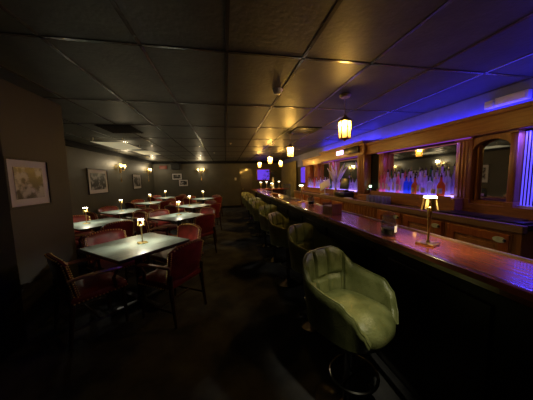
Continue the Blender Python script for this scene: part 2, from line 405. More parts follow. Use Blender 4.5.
# ------------------------------------------------------------------ bar stools
def make_stool():
    t = empty('bar_stool', (0, 0, 0), 0, '-', 'bar stool', 'green tufted bar stools along the bar')
    SZ = .66
    def ang(u): return (u-.5)*2*math.radians(146)
    def hgt(a):
        a = abs(math.degrees(a))
        pts = [(0, .385), (30, .38), (42, .355), (62, .255), (85, .23), (112, .215), (126, .165), (138, .07), (146, .0)]
        for (a0, h0), (a1, h1) in zip(pts, pts[1:]):
            if a <= a1: 
                k = (a-a0)/(a1-a0); k = k*k*(3-2*k) if a0 >= 100 else k
                return h0+(h1-h0)*k
        return 0
    def rad(a, v):
        # superellipse plan, flaring with height
        c, s_ = abs(math.cos(a)), abs(math.sin(a)); n = 3.2
        k = (c**n+s_**n)**(-1/n)
        flare = 1+.16*v
        return Vector((math.sin(a)*k*.225*flare, -math.cos(a)*k*.225*(1+.20*v), 0))
    def groove(u, v):
        a = math.degrees(ang(u)); g = 0
        for c in (-47, -16, 16, 47): g += math.exp(-((a-c)/2.2)**2)
        hh = hgt(ang(u))*v
        fade = 1 if abs(a) < 47 else max(0, 1-(abs(a)-47)/8)
        g = g*(1 if v > .25 else .6) + fade*math.exp(-((hh-.20)/.014)**2)
        return g
    def fn(u, v):
        a = ang(u); p = rad(a, v); h = hgt(a)
        return (p.x, p.y, SZ-.05+v*(h+.05))
    def th(u, v):
        e = 1-.55*max(0, (v-.85)/.15)**2
        return (.015*e, (.036-.031*min(1.05, groove(u, v)))*e)
    MB().shell(fn, 96, 26, th).build('bucket_shell', 'green', t)
    # piping along the shell rim
    MB().tube([Vector(fn(i/80, 1))+Vector((0, 0, .004)) for i in range(81)], .005, 6).build('rim_piping', 'green', t)
    # seat cushion : rounded, front lip spilling over
    c = MB(); N, R = 40, 10
    rings = []
    prof = [(0, .105), (.4, .103), (.75, .095), (.93, .075), (1.0, .045), (1.0, .0), (.92, -.035), (0, -.04)]
    for rr, z in prof:
        if rr == 0: rings.append([c.bm.verts.new((0, .01, SZ+z))]); continue
        ring = []
        for k in range(N):
            a = 2*PI*k/N; n_ = 3.0; cc, ss = abs(math.cos(a)), abs(math.sin(a)); q = (cc**n_+ss**n_)**(-1/n_)
            yy = math.cos(a)*q*.245*rr+.03; xx = math.sin(a)*q*.205*rr
            zz = z - (.03 if yy > .18 else 0)*((yy-.18)/.1 if yy > .18 else 0)
            ring.append(c.bm.verts.new((xx, yy, SZ+zz)))
        rings.append(ring)
    for A, B in zip(rings, rings[1:]):
        for k in range(N):
            l = (k+1) % N
            if len(A) == 1: c.bm.faces.new((A[0], B[k], B[l]))
            elif len(B) == 1: c.bm.faces.new((A[l], A[k], B[0]))
            else: c.bm.faces.new((A[k], B[k], B[l], A[l]))
    c.build('seat_cushion', 'green', t)
    MB().box((0, 0, SZ-.065), (.30, .28, .03), bev=.01).build('swivel_plate', 'blackmetal', t)
    MB().lathe([(0, SZ-.08), (.035, SZ-.08), (.035, .40), (.028, .38), (.028, .04), (0, .04)]).build('column', 'chrome', t)
    MB().lathe([(0, 0), (.215, 0), (.22, .01), (.10, .028), (.04, .05), (0, .05)], seg=28).build('floor_base', 'chrome', t)
    f = MB(); f.tube([(.16*math.sin(a), .05+.15*math.cos(a), .28) for a in [2*PI*k/24 for k in range(24)]], .011, 7, True)
    f.tube([(0, 0, .28), (0, .05+.15, .28)], .009, 6); f.tube([(-.158, .06, .28), (.158, .06, .28)], .008, 6)
    f.build('foot_ring', 'chrome', t)
    register(t); return t
S0 = make_stool()
def face(dx, dy): return math.atan2(-dx, dy)   # local +Y towards (dx,dy)
spots = [(.75, 1.23, (.42, -.9)), (.90, 2.10, (.48, -.88)), (.87, 3.05, (.75, -.65)), (.87, 3.98, (.35, -.93)), (.86, 4.9, (.6, -.8)), (.87, 5.82, (.45, -.9)), (.87, 6.72, (.6, -.8)), (.87, 7.62, (.4, -.9)), (.87, 8.5, (.5, -.87))]
ords = ['nearest', 'second', 'third', 'fourth', 'fifth', 'sixth', 'seventh', 'eighth', 'farthest']
for i, (x, y, d) in enumerate(spots):
    lab = ('large foreground green leather bucket bar stool, nearest to the camera' if i == 0 else
           'green leather bucket bar stool in the very back of the row' if i == 8 else
           '%s green leather bucket bar stool back from the camera along the bar' % ords[i])
    if i == 0:
        S0.scale = (.94, .94, .97); S0.location = (x, y, 0); S0.rotation_euler.z = face(*d); S0['label'] = lab
    else: dup(S0, (x, y, 0), face(*d), lab)

# ------------------------------------------------------------------ dining chairs
def make_chair():
    t = empty('dining_chair', (0, 0, 0), 0, '-', 'chair', 'red leather nailhead armchairs at the tables')
    W = .25
    # seat
    s = MB(); s.box((0, 0, .435), (.52, .48, .07), bev=.02)
    s.shell(lambda u, v: ((u-.5)*.50, (v-.5)*.46, .468+.030*(1-abs(2*u-1)**3)*(1-abs(2*v-1)**3)), 12, 12, .012)
    s.build('seat', 'leather', t)
    # back: curved panel with a shaped top
    def bk(u, v):
        x = (u-.5)*2; top = .825+.035*math.cos(x*PI/2)-.03*max(0, abs(x)-.75)*4
        z = .46+(top-.46)*v
        return (x*(W+.012*v), -.225-.07*v+.045*x*x, z)
    def bt(u, v):
        e = min(1, 4*min(u, 1-u)+.35, 4*min(v, 1-v)+.35); return (.022*e, .038*e)
    MB().shell(bk, 20, 16, bt).build('backrest', 'leather', t)
    nl = MB()
    def nail(p, n): nl.ball(Vector(p)+Vector(n), .0085, 6, 4)
    for sgn in (0.035, .965):
        for k in range(15):
            p = Vector(bk(sgn, (k+.5)/15)); nail(p, (0, -.018, .002)); nail(p, (0, .022, .002)); 
            nail(Vector(bk(0 if sgn < .5 else 1, (k+.5)/15)), ((-.004 if sgn < .5 else .004), 0, 0))
    for k in range(16):
        p = Vector(bk((k+.5)/16, .97)); nail(p, (0, -.019, 0)); nail(p, (0, .020, .0))
    for k in range(16):
        nail(((k-7.5)*.032, .242, .415), (0, 0, 0)); 
    for k in range(14):
        for sg in (-1, 1): nail((sg*.262, (k-6.5)*.033, .415), (0, 0, 0))
    nl.build('nailhead_trim', 'brass', t)
    # arms
    for sg in (-1, 1):
        a = MB(); P = [(sg*.255, -.25, .64), (sg*.28, -.15, .655), (sg*.29, 0, .655), (sg*.285, .12, .645), (sg*.275, .185, .63)]
        a.tube(P, [.016, .018, .021, .022, .018], 8)
        a.build('armrest', 'armwood', t)
        b = MB(); b.tube([(sg*.28, .15, .635), (sg*.268, .11, .55), (sg*.262, .13, .44)], [.014, .016, .018], 8); b.build('arm_support', 'darkwood', t)
    for sx in (-1, 1):
        MB().cone((sx*.225, .205, .41), (sx*.235, .215, 0), .024, .014, 8).build('leg', 'darkwood', t)
        MB().tube([(sx*.235, -.235, .55), (sx*.235, -.225, .38), (sx*.24, -.27, 0)], [.016, .024, .015], 8).build('leg', 'darkwood', t)
        MB().cone((sx*.232, .21, .16), (sx*.237, -.25, .16), .011, .011, 8).build('stretcher', 'darkwood', t)
    MB().cone((-.23, -.02, .16), (.23, -.02, .16), .011, .011, 8).build('stretcher', 'darkwood', t)
    register(t); return t
M['armwood'] = mat('armrest_wood', (.30, .18, .10), .22, noise=.2, coat=.8)
C0 = make_chair(); used = [False]
def place_chair(x, y, rz, label):
    if not used[0]:
        used[0] = True; C0.location = (x, y, 0); C0.rotation_euler.z = rz; C0['label'] = label; return C0
    return dup(C0, (x, y, 0), rz, label)

# ------------------------------------------------------------------ tables
def make_table():
    t = empty('dining_table', (0, 0, 0), 0, '-', 'table', 'square dark tables on the left side')
    MB().box((0, 0, .742), (.88, .88, .032), bev=.005).build('table_edge', 'tableedge', t)
    MB().box((0, 0, .7585), (.868, .868, .003)).build('tabletop', 'tabletop', t, smooth=False)
    MB().lathe([(0, .725), (.16, .725), (.16, .71), (.045, .69), (.04, .10), (.06, .06), (0, .06)]).build('pedestal', 'tableedge', t)
    b = MB()
    for k in range(2): b.box((0, 0, .03), (.72 if k == 0 else .07, .07 if k == 0 else .72, .045), bev=.01)
    b.build('cross_foot', 'tableedge', t)
    register(t); return t
def make_lamp():
    t = empty('table_lamp', (0, 0, 0), 0, '-', 'table lamp', 'cordless brass table lamps')
    MB().box((0, 0, .006), (.10, .10, .012), bev=.002).build('base', 'brass', t)
    MB().lathe([(0, .012), (.012, .012), (.006, .03), (.0075, .12), (.0145, .225), (.0145, .235), (0, .235)]).build('stem', 'brass', t)
    sh = MB()
    for k in range(4):
        a = PI/4+k*PI/2
        sh.shell(lambda u, v: ((.045-.012*v)*math.cos(a+(u-.5)*(.40+.12*v)), (.045-.012*v)*math.sin(a+(u-.5)*(.40+.12*v)), .218+.077*v), 4, 3, .002)
    sh.lathe([(.0335, .286), (.0345, .2915), (.032, .2915), (.031, .286), (.0335, .286)], seg=24)
    sh.build('lamp_shade', 'brass', t)
    MB().lathe([(0, .292), (.034, .292), (.035, .297), (.031, .303), (0, .304)], seg=24).build('diffuser_disc', 'lampdisc', t)
    register(t); return t
T0, P0 = make_table(), make_lamp()
first = [True]
tabs = [  # x, y, rot of normals (deg), lamp label, table label, chairs wanted
 (-1.10, 2.92, 'the nearest table'),
 (-1.02, 5.02, 'the second table of the aisle row'),
 (-.98, 7.00, 'the third table of the aisle row'),
 (-.93, 9.50, 'the farthest table of the aisle row'),
 (-2.44, 4.68, 'the first table of the wall row'),
 (-2.64, 6.35, 'the second table of the wall row'),
 (-2.64, 8.50, 'the third table of the wall row'),
 (-2.64, 10.75, 'the farthest table of the wall row')]
tl = ['square dark table nearest the camera with bright lit top', 'second square table back along the aisle', 'third square table back along the aisle', 'farthest square table beside the aisle',
      'square table by the left wall, nearest one of the wall row', 'square table by the left wall under the group photograph', 'square table by the left wall under the first wall sconce', 'square table in the far left corner of the room']
for i, (x, y, nm) in enumerate(tabs):
    rz = math.radians(50)
    if i == 0: T0.location = (x, y, 0); T0.rotation_euler.z = rz; T0['label'] = tl[0]
    else: dup(T0, (x, y, 0), rz, tl[i])
    lx, ly = [(x+.05, y+.02), (x-.03, y+.15), (x-.1, y-.1), (x, y), (x-.15, y-.05), (x-.05, y-.05), (x, y-.1), (x-.1, y+.1)][i]
    lab = 'small brass cordless lamp glowing on '+nm
    if i == 0: P0.location = (lx, ly, .76); P0.rotation_euler.z = .6; P0['label'] = lab
    else: dup(P0, (lx, ly, .76), .6, lab)
    light('table_lamp_light', 'SPOT', (lx, ly, .76+.280), 22, (1, .92, .70), .02, spot_size=math.radians(165), spot_blend=.5)
    for k, (deg, side) in enumerate([(50-90, 'near right side'), (50, 'far right side'), (50+90, 'far left side'), (50+180, 'near left side')]):
        if i == 0: dist = [.53, .55, .51, .50][k]; deg += [8, 0, 0, -2][k]
        else:
            dist = .54+random.uniform(-.01, .05); deg += random.uniform(-5, 5)
            if x < -2 and k > 1: dist = .53
        a = math.radians(deg); cx, cy = x+math.cos(a)*dist, y+math.sin(a)*dist
        place_chair(cx, cy, face(-math.cos(a), -math.sin(a))+random.uniform(-.06, .06), 'red leather armchair at %s, %s' % (nm.replace('the second table of', 'second table of'), side))

# ------------------------------------------------------------------ things on the bar
def put_lamp(x, y, z, label, e=5):
    dup(P0, (x, y, z), .35, label)
    light('bar_lamp_light', 'SPOT', (x, y, z+.280), e, (1, .80, .42), .02, spot_size=math.radians(165), spot_blend=.5)
put_lamp(1.235, 1.14, BZ, 'brass cordless lamp standing on the bar nearest the camera', 6)
put_lamp(1.33, 3.75, BZ, 'brass cordless lamp on the bar beyond the wooden caddy')
put_lamp(1.25, 5.9, BZ, 'brass cordless lamp on the bar halfway to the far end')
put_lamp(1.30, 8.1, BZ, 'brass cordless lamp near the far end of the bar')
put_lamp(1.75, 9.35, BZ, 'brass cordless lamp at left on the counter crossing the far end')
put_lamp(2.30, 9.35, BZ, 'brass cordless lamp at right on the counter crossing the far end')
def make_jar(loc, label):
    t = empty('glass_jar', loc, .4, label, 'jar', 'glass jars on the bar')
    MB().lathe([(0, 0), (.048, 0), (.052, .01), (.052, .10), (.040, .125), (.040, .145), (.043, .148), (.043, .150), (.037, .150), (.037, .125), (.048, .10), (.048, .012), (0, .010)], seg=20).build('jar_body', 'glass', t)
    MB().lathe([(0, .013), (.044, .013), (.045, .055), (.03, .062), (0, .06)], seg=16).build('contents', 'contents', t)
    MB().shell(lambda u, v: (.0535*math.cos(-1.9+u*1.2), .0535*math.sin(-1.9+u*1.2), .035+.045*v), 8, 2, .001).build('label_patch', 'paper', t)
    MB().tube([(-.045, 0, .13), (-.075, 0, .11), (-.08, 0, .06), (-.052, 0, .03)], .005, 6).build('handle', 'glass', t)
    MB().lathe([(0, .150), (.042, .150), (.044, .158), (.030, .170), (.01, .174), (0, .18)], seg=16).build('lid', 'glass', t)
    register(t); return t
M['contents'] = mat('dark_contents', (.03, .022, .014), .4, noise=.6, nscale=40)
J0 = make_jar((1.15, 1.38, BZ), 'clear handled glass jar on the bar left of the near brass lamp')
dup(J0, (1.33, 3.30, BZ), 1.2, 'clear glass jar on the bar behind the wooden caddy')
cd = empty('napkin_caddy', (1.23, 2.40, BZ), .1, 'small open wooden napkin caddy on the bar', 'caddy')
b = MB()
b.box((0, 0, .005), (.13, .20, .01)); b.box((-.062, 0, .05), (.008, .20, .09)); b.box((.062, 0, .05), (.008, .20, .09)); b.box((0, -.098, .065), (.13, .008, .12)); b.box((0, .098, .065), (.13, .008, .12)); b.box((0, 0, .05), (.12, .006, .08))
b.build('box_body', 'wood', cd, bevel=.002)
MB().box((0, .048, .055), (.10, .075, .085)).build('napkins', 'paper', cd, smooth=False)
mt = MB().box((0, 0, .004), (.30, .62, .008), bev=.003).build('bar_mat', 'acrylic', None, (1.24, 4.15, BZ)); tag(mt, 'flat pale rubber bar mat on the bar beyond the second lantern', 'bar mat')
ms = empty('menu_stand', (1.28, 4.5, BZ), .1, 'upright clear acrylic menu stand on the bar', 'menu stand')
MB().box((0, 0, .16), (.16, .006, .30)).build('acrylic_sheet', 'acrylic', ms, smooth=False)
MB().box((0, 0, .006), (.17, .08, .012), bev=.002).build('foot', 'acrylic', ms)
bw = MB().lathe([(0, 0), (.05, 0), (.055, .01), (.10, .06), (.105, .062), (.095, .055), (.05, .015), (0, .012)], seg=20).build('snack_bowl', 'amber', None, (1.2, 5.2, BZ)) if 'amber' in M else None
M['amber'] = mat('amber_ceramic', (.45, .25, .06), .25, noise=.1)
bw = MB().lathe([(0, 0), (.05, 0), (.055, .01), (.10, .06), (.105, .062), (.095, .055), (.05, .015), (0, .012)], seg=20).build('snack_bowl', 'amber', None, (1.2, 5.25, BZ))
tag(bw, 'shallow amber bowl on the bar before the halfway lamp', 'bowl')

# ------------------------------------------------------------------ back bar
CZ = 1.07
FX = 2.56   # cabinet face
bb = empty('back_bar_cabinet', (0, 0, 0), 0, 'wooden base cabinet run with panelled doors behind the bar', 'cabinet')
box('carcass', 'wood', (FX, 1.46, .08), (3.13, 8.0, 1.02), bb)
box('plinth', 'black_paint', (FX+.05, 1.48, 0), (3.13, 7.98, .08), bb)
box('worktop', 'counter', (FX+.03, 1.44, 1.035), (3.13, 8.02, CZ), bb)
box('worktop_edge', 'counter_edge', (FX-.03, 1.44, 1.0), (FX+.03, 8.02, CZ+.001), bb, bevel=.006)
dy = [(1.52, 2.10), (2.16, 2.74), (2.80, 3.30), (4.42, 4.95), (5.0, 5.55), (5.6, 6.15), (6.2, 6.75), (6.8, 7.35)]
for a, b_ in dy:
    d = MB()
    z0, z1 = .12, .975
    d.box((FX-.012, (a+b_)/2, (z0+z1)/2), (.022, b_-a, z1-z0), bev=.004)
    do = d.build('door', 'wood', bb)
    fr = MB()
    for yy in (a+.045, b_-.045): fr.box((FX-.03, yy, (z0+z1)/2), (.018, .08, z1-z0))
    for zz in (z0+.045, z1-.045): fr.box((FX-.03, (a+b_)/2, zz), (.018, b_-a-.16, .08))
    fr.build('door_frame', 'woodred', do, bevel=.004)
    MB().box((FX-.03, (a+b_)/2, (z0+z1)/2), (.012, b_-a-.24, z1-z0-.24), bev=.005).build('door_panel', 'wood', do)
    if a < 3:
        h = MB(); ov = [(a+.075+.052*math.cos(2*PI*k/20), .915+.028*math.sin(2*PI*k/20)) for k in range(20)]
        h.prism(ov, FX-.047, FX-.039, 'x'); hh = h.build('oval_plate', 'labelw', do)
        MB().ball((FX-.05, a+.03, .915), .014).build('latch_knob', 'chrome', do)
# reeded drawers stack between doors 3.35-4.35
dr = MB()
for k in range(12): dr.cone((FX-.008, 3.40+k*.085, .13), (FX-.008, 3.40+k*.085, .98), .03, .03, 8)
dr.build('reeded_panel', 'wood', bb)
# hutch
hu = empty('back_bar_hutch', (0, 0, 0), 0, 'tall carved wooden back bar hutch framing the mirrors', 'hutch')
HX = 2.95
box('bottle_ledge', 'woodh', (2.80, 2.25, CZ), (3.13, 3.86, 1.235), hu, bevel=.004)
box('lower_rail', 'woodh', (HX-.02, 1.1, CZ), (3.13, 2.25, 1.18), hu, bevel=.004)
box('bottle_ledge', 'woodh', (2.80, 4.40, CZ), (3.13, 7.9, 1.20), hu, bevel=.004)
box('back_board', 'darkwood', (3.10, 1.1, 1.1), (3.135, 7.9, 2.1), hu)
def pil(y0, y1, m, x=HX, z0=1.18, z1=2.0, flute=True):
    p = MB(); p.box(((x+3.1)/2, (y0+y1)/2, (z0+z1)/2), (3.1-x, y1-y0, z1-z0), bev=.004)
    if flute:
        w = y1-y0
        for f in (.28, .5, .72): p.cone((x+.002, y0+w*f, z0+.06), (x+.002, y0+w*f, z1-.06), w*.07, w*.07, 8)
    p.box(((x+3.1)/2-.012, (y0+y1)/2, z0+.025), (3.1-x+.02, y1-y0+.02, .05)); p.box(((x+3.1)/2-.012, (y0+y1)/2, z1-.025), (3.1-x+.02, y1-y0+.02, .05))
    return p.build('pilaster', m, hu, bevel=.003)
pil(1.10, 1.22, 'wood', flute=False)
pil(1.775, 1.84, 'wood', flute=False); pil(2.20, 2.39, 'wood')
pil(3.72, 3.86, 'woodred', z0=1.235)
p = pil(4.15, 4.40, 'wood', x=2.84, z0=CZ, z1=2.22)
pil(5.75, 5.95, 'wood', z0=1.2); pil(6.75, 7.05, 'woodred', z0=1.2); pil(7.45, 7.9, 'woodred', z0=1.2)
# fascia
fs = MB(); fs.box((3.0, 2.62, 2.09), (.22, 3.06, .22)); fs.box((2.985, 2.62, 2.185), (.26, 3.06, .05)); fs.box((2.99, 2.62, 1.99), (.24, 3.06, .03))
fs.build('fascia', 'woodh', hu, bevel=.008)
fs = MB(); fs.box((2.97, 5.2, 2.12), (.28, 2.1, .26)); fs.box((2.95, 5.2, 2.25), (.32, 2.12, .05)); fs.box((2.96, 5.2, 1.995), (.30, 2.1, .03)); fs.build('fascia', 'woodh', hu, bevel=.008)
fs = MB(); fs.box((3.0, 7.1, 2.07), (.22, 1.7, .20)); fs.box((2.985, 7.1, 2.17), (.26, 1.7, .05)); fs.build('fascia', 'woodh', hu, bevel=.008)
box('fascia', 'woodh', (2.87, -.4, 1.97), (3.12, 1.09, 2.21), hu, bevel=.008)
# arched mirror door frame
A0, A1, zb, zs, zt = 1.84, 2.20, 1.20, 1.86, 1.955
pts = [(A0, zb), (A1, zb)]
fr = MB()
MB().box((2.99, (A0+A1)/2, zb-.01), (.06, A1-A0, .03)).build('door_rail', 'wood', hu)
N = 14
out_ = [(A0, 2.0), (A1, 2.0)]
arc = [(A0+(A1-A0)*k/N, zs-.03+(zt-zs)*math.sin(PI*k/N)**.55) for k in range(N+1)]
for k in range(N):
    fr.prism([arc[k], arc[k+1], (arc[k+1][0], 2.0), (arc[k][0], 2.0)], 2.96, 3.02, 'x')
fr.build('arched_door_frame', 'wood', hu)
for yy in (1.90, 1.965, 2.03):
    pass
def mirror(y0, y1, z0, z1, x=3.06, frame='wood'):
    o = box('mirror_panel', 'mirror', (x, y0, z0), (x+.02, y1, z1), hu)
    f = MB(); b = .03
    for yy in (y0+b/2, y1-b/2): f.box((x-.012, yy, (z0+z1)/2), (.03, b, z1-z0))
    for zz in (z0+b/2, z1-b/2): f.box((x-.012, (y0+y1)/2, zz), (.03, y1-y0-2*b, b))
    f.build('mirror_frame', frame, o, bevel=.004)
mirror(1.84, 2.20, 1.19, 1.99, 3.04); mirror(2.39, 3.72, 1.24, 1.965); mirror(4.40, 5.75, 1.20, 1.97); mirror(5.95, 6.75, 1.20, 1.97)
# purple LED strips under the fascia
def led(y0, y1, z, x=2.905):
    box('led_strip', 'led_purple', (x, y0, z-.008), (x+.012, y1, z), hu)
led(2.20, 3.86, 1.975); led(4.45, 6.2, 1.98)
# lit bottle shelf slabs
box('lit_shelf', 'shelf', (2.80, 2.40, 1.236), (3.03, 3.71, 1.252), hu)
box('shelf_lip', 'woodh', (2.788, 2.30, 1.20), (2.80, 3.86, 1.257), hu)
box('lit_shelf', 'shelf', (2.80, 4.45, 1.201), (3.03, 7.4, 1.215), hu)
box('shelf_lip', 'woodh', (2.788, 4.42, 1.17), (2.80, 7.9, 1.219), hu)
# dark recess with a beer tower light
box('recess_panel', 'black_paint', (3.0, 3.85, CZ), (3.1, 4.15, 1.97), hu)
# fluted curtain alcove at the right
cu = empty('fluted_curtain', (0, 0, 0), 0, 'blue lit curtain of thin vertical ribs right of the arched mirror', 'curtain')
c = MB()
k = 1.24
while k < 1.765: c.cone((3.03, k, 1.20), (3.03, k, 1.965), .0065, .0065, 8); k += .026
c.build('ribs', 'curtain', cu)
box('header_rail', 'blackmetal', (3.01, 1.225, 1.955), (3.05, 1.77, 1.968), cu)
box('sill', 'white', (2.985, 1.225, 1.181), (3.06, 1.77, 1.20), cu)
# wall box
wb = empty('wall_light_box', (3.14, 2.0, 2.345), 0, 'long white box fixed to the blue lit wall above the hutch', 'emergency light')
MB().box((-.03, -.045, 0), (.06, .29, .095), bev=.006).build('housing', 'white', wb)
MB().box((-.035, .15, -.005), (.07, .09, .085), bev=.006).build('end_unit', 'white', wb)
MB().box((-.062, -.045, 0), (.004, .25, .06)).build('lens', 'cream', wb, smooth=False)
# oval sign on left fascia
sg = empty('lit_sign', (2.80, 4.95, 2.12), 0, 'small glowing violet sign on the fascia left of the pillar', 'sign')
M['signglow'] = emit('sign_glow', (.70, .50, 1), 5)
MB().box((0, 0, 0), (.03, .60, .14), bev=.012).build('sign_case', 'black_plastic', sg)
g = MB()
for k in range(6): g.box((-.018, -.22+k*.088, 0), (.006, .07, .095), bev=.002)
g.build('glowing_marks', 'signglow', sg)
MB().lathe([(0, 0), (.04, 0), (.04, .02), (0, .02)], seg=16).build('round_badge', 'brassd', sg).rotation_euler = (0, -PI/2, 0)
sg.children[-1].location = (-.012, -.37, 0)

# bottles
bm_ = {
 'clear': glassy('glass_clear', (.80, .82, .95), .35, .45, .05), 'pink': glassy('glass_pink', (.98, .42, .50), .3, .5, .05),
 'blue': glassy('glass_blue', (.15, .35, .98), .25, .6, .05), 'amber': glassy('glass_amber', (.75, .30, .07), .3, .5, .05),
 'green': glassy('glass_green', (.10, .40, .18), .35, .45, .05), 'violet': glassy('glass_violet', (.78, .70, .98), .3, .5, .05)}
for k_, v_ in bm_.items(): M['b_'+k_] = v_
def bottle_proto(shape, colr, capm):
    t = empty('liquor_bottle', (0, 0, 0), 0, '-', 'bottle')
    P = {'slim': [(.031, 0), (.033, .005), (.033, .19), (.026, .215), (.013, .235), (.012, .285), (.014, .287), (.014, .295)],
         'squat': [(.043, 0), (.046, .006), (.046, .12), (.035, .155), (.014, .18), (.013, .225), (.015, .227), (.015, .237)],
         'tall': [(.034, 0), (.036, .005), (.034, .17), (.022, .23), (.013, .25), (.012, .315), (.014, .317), (.014, .325)],
         'square': [(.042, 0), (.044, .006), (.044, .16), (.038, .18), (.014, .195), (.014, .235), (.016, .237), (.016, .247)]}[shape]
    seg = 4 if shape == 'square' else 14
    MB().lathe([(0, 0)]+P+[(0, P[-1][1])], seg=seg).build('glass_body', 'b_'+colr, t, smooth=(seg != 4), bevel=(.004 if seg == 4 else 0))
    h = P[-1][1]
    MB().lathe([(0, h), (.0135, h), (.0135, h+.022), (.005, h+.026), (.004, h+.05), (0, h+.05)], seg=10).build('cap', capm, t)
    w = P[2][0]*(.74 if seg == 4 else 1.0)+.0012; zl, zh = P[2][1]*.25, P[2][1]*.8
    if seg == 4:
        MB().box((-w*.99+.0, 0, (zl+zh)/2), (.001, w*.5, zh-zl)).build('bottle_label', 'paper', t, smooth=False)
    else:
        MB().shell(lambda u, v: (w*math.cos(PI-.8+u*1.6), w*math.sin(PI-.8+u*1.6), zl+(zh-zl)*v), 8, 1, .0008).build('bottle_label', 'paper', t)
    register(t); return t
combos = [('slim', 'clear', 'chrome'), ('squat', 'amber', 'black_plastic'), ('tall', 'violet', 'chrome'), ('square', 'clear', 'black_plastic'), ('slim', 'pink', 'brassd'), ('tall', 'green', 'black_plastic'), ('square', 'blue', 'chrome'), ('squat', 'violet', 'brassd')]
protos = {}
words = {'slim': 'slim', 'squat': 'squat round', 'tall': 'tall tapering', 'square': 'square'}
nth = ['first', 'second', 'third', 'fourth', 'fifth', 'sixth', 'seventh', 'eighth', 'ninth', 'tenth', 'eleventh', 'twelfth', 'thirteenth', 'fourteenth', 'fifteenth', 'sixteenth']
def row(ys, x, z, seqs, where, sc=1.):
    for i, (y, q) in enumerate(zip(ys, seqs)):
        lab = '%s %s bottle, %s from left, %s' % (words[combos[q][0]], combos[q][1], nth[i], where)
        if q not in protos:
            protos[q] = bottle_proto(*combos[q]); o = protos[q]; o.location = (x, y, z); o['label'] = lab
        else: o = dup(protos[q], (x, y, z), 0, lab)
        o.rotation_euler.z = random.uniform(-.3, .3); o['group'] = 'bottles in the '+where; o.scale = (1, 1, random.uniform(.95, 1.1)*sc)
ys = [3.64-k*.083 for k in range(15)]
row(ys, 2.845, 1.252, [4, 4, 2, 7, 0, 4, 2, 6, 6, 1, 2, 7, 3, 7, 1], 'front row at the right mirror')
ys = [3.60-k*.086 for k in range(14)]
row(ys, 2.955, 1.252, [0, 5, 4, 2, 0, 7, 2, 3, 0, 2, 5, 0, 2, 0], 'back row at the right mirror', 1.12)
ys = [7.3-k*.16 for k in range(15)]
row(ys, 2.87, 1.215, [2, 0, 7, 4, 2, 3, 0, 7, 2, 1, 5, 0, 2, 7, 3], 'row at the left mirrors')

# glasses in a row on the back counter
def make_glass():
    t = MB().lathe([(0, 0), (.028, 0), (.034, .004), (.037, .12), (.0355, .12), (.032, .012), (0, .010)], seg=14).build('pint_glass', 'glass2', None)
    return tag(t, '-', 'glass', 'upturned glasses on the back counter')
M['glass2'] = glassy('frosted_glass', (.85, .88, .92), .6, .2, .05, .2)
G0 = make_glass()
for i in range(12):
    r_, c_ = divmod(i, 6)
    lab = 'clear tumbler, %s from the left in the %s row beside the right mirror' % (nth[c_], ['front', 'rear'][r_])
    o = G0 if i == 0 else G0.copy()
    if i: COL.objects.link(o)
    o.location = (2.60+r_*.08, 3.66-c_*.085, CZ+.001); o['label'] = lab; o['group'] = 'tumblers on the back counter'

# wooden box, register, paper, feathers
bx = empty('wooden_crate', (2.78, 4.13, CZ), 0, 'low slatted wooden crate on the back counter in front of the dark recess', 'crate')
b = MB()
for s in (-1, 1):
    for z in (.03, .085): b.box((s*.05, 0, z), (.01, .42, .045)); 
    b.box((0, s*.205, .057), (.11, .01, .10))
b.box((0, 0, .006), (.11, .41, .01)); b.build('slats', 'wood', bx, bevel=.002)
bx.location = (2.74, 3.92, CZ)
pp = MB().box((0, 0, .006), (.10, .22, .012), bev=.002).build('folded_towel', 'white', None, (2.60, 4.33, CZ+.002)); tag(pp, 'folded white towel lying on the back counter edge', 'towel')
rg = empty('cash_register', (2.70, 4.66, CZ), 0, 'black cash register with tall screen on the back counter', 'register')
MB().box((0, 0, .06), (.26, .42, .11), bev=.01).build('drawer_unit', 'black_plastic', rg)
MB().box((.03, 0, .14), (.10, .10, .06), bev=.01).build('stand', 'black_plastic', rg)
MB().box((0, 0, .31), (.03, .36, .26), rot=Matrix.Rotation(.15, 3, 'Y'), bev=.01).build('monitor', 'black_plastic', rg)
for nm, y, tiltt, lab in (('tablet_terminal', 5.65, .5, 'tilted white backed order terminal left of the plume vase'),):
    t = empty(nm, (2.68, y, CZ), .35, lab, 'terminal')
    MB().box((0, 0, .01), (.16, .18, .02), bev=.004).build('base', 'white', t)
    MB().cone((0, 0, .02), (.0, 0, .18), .018, .018).build('neck', 'white', t)
    MB().box((0, 0, .26), (.02, .34, .24), rot=Matrix.Rotation(.45, 3, 'Y') @ Matrix.Rotation(-.55, 3, 'X'), bev=.006).build('screen_back', 'white', t)
vs = empty('feather_vase', (2.70, 5.08, CZ), 0, 'tall vase of pale feathery plumes behind the bar', 'vase')
MB().lathe([(0, 0), (.05, 0), (.06, .05), (.045, .13), (.025, .18), (.03, .2), (.024, .2), (0, .17)]).build('vase', 'brassd', vs)
for k in range(7):
    a = k*2.4; lean = .13+.05*(k % 3); hh = .62+.08*(k % 4)
    f = MB(); P = [(math.cos(a)*lean*u**1.6, math.sin(a)*lean*1.6*u**1.6, .17+(hh-.17)*u) for u in [i/8 for i in range(9)]]
    f.tube(P, [.003, .003, .005, .02, .033, .036, .028, .016, .004], 7); f.build('plume', 'feather', vs)
tw = empty('beer_tap', (2.90, 4.02, CZ), 0, 'slim beer tap column with a glowing green top in the dark recess', 'beer tap')
MB().lathe([(0, 0), (.05, 0), (.05, .01), (.022, .02), (.022, .24), (0, .24)]).build('column', 'chrome', tw)
M['greenlit'] = emit('green_glow', (.55, 1, .6), 5)
MB().box((0, 0, .262), (.03, .05, .04), bev=.008).build('lit_handle', 'greenlit', tw)
MB().tube([(-.02, 0, .2), (-.09, 0, .2), (-.10, 0, .16)], .009, 7).build('spout', 'chrome', tw)
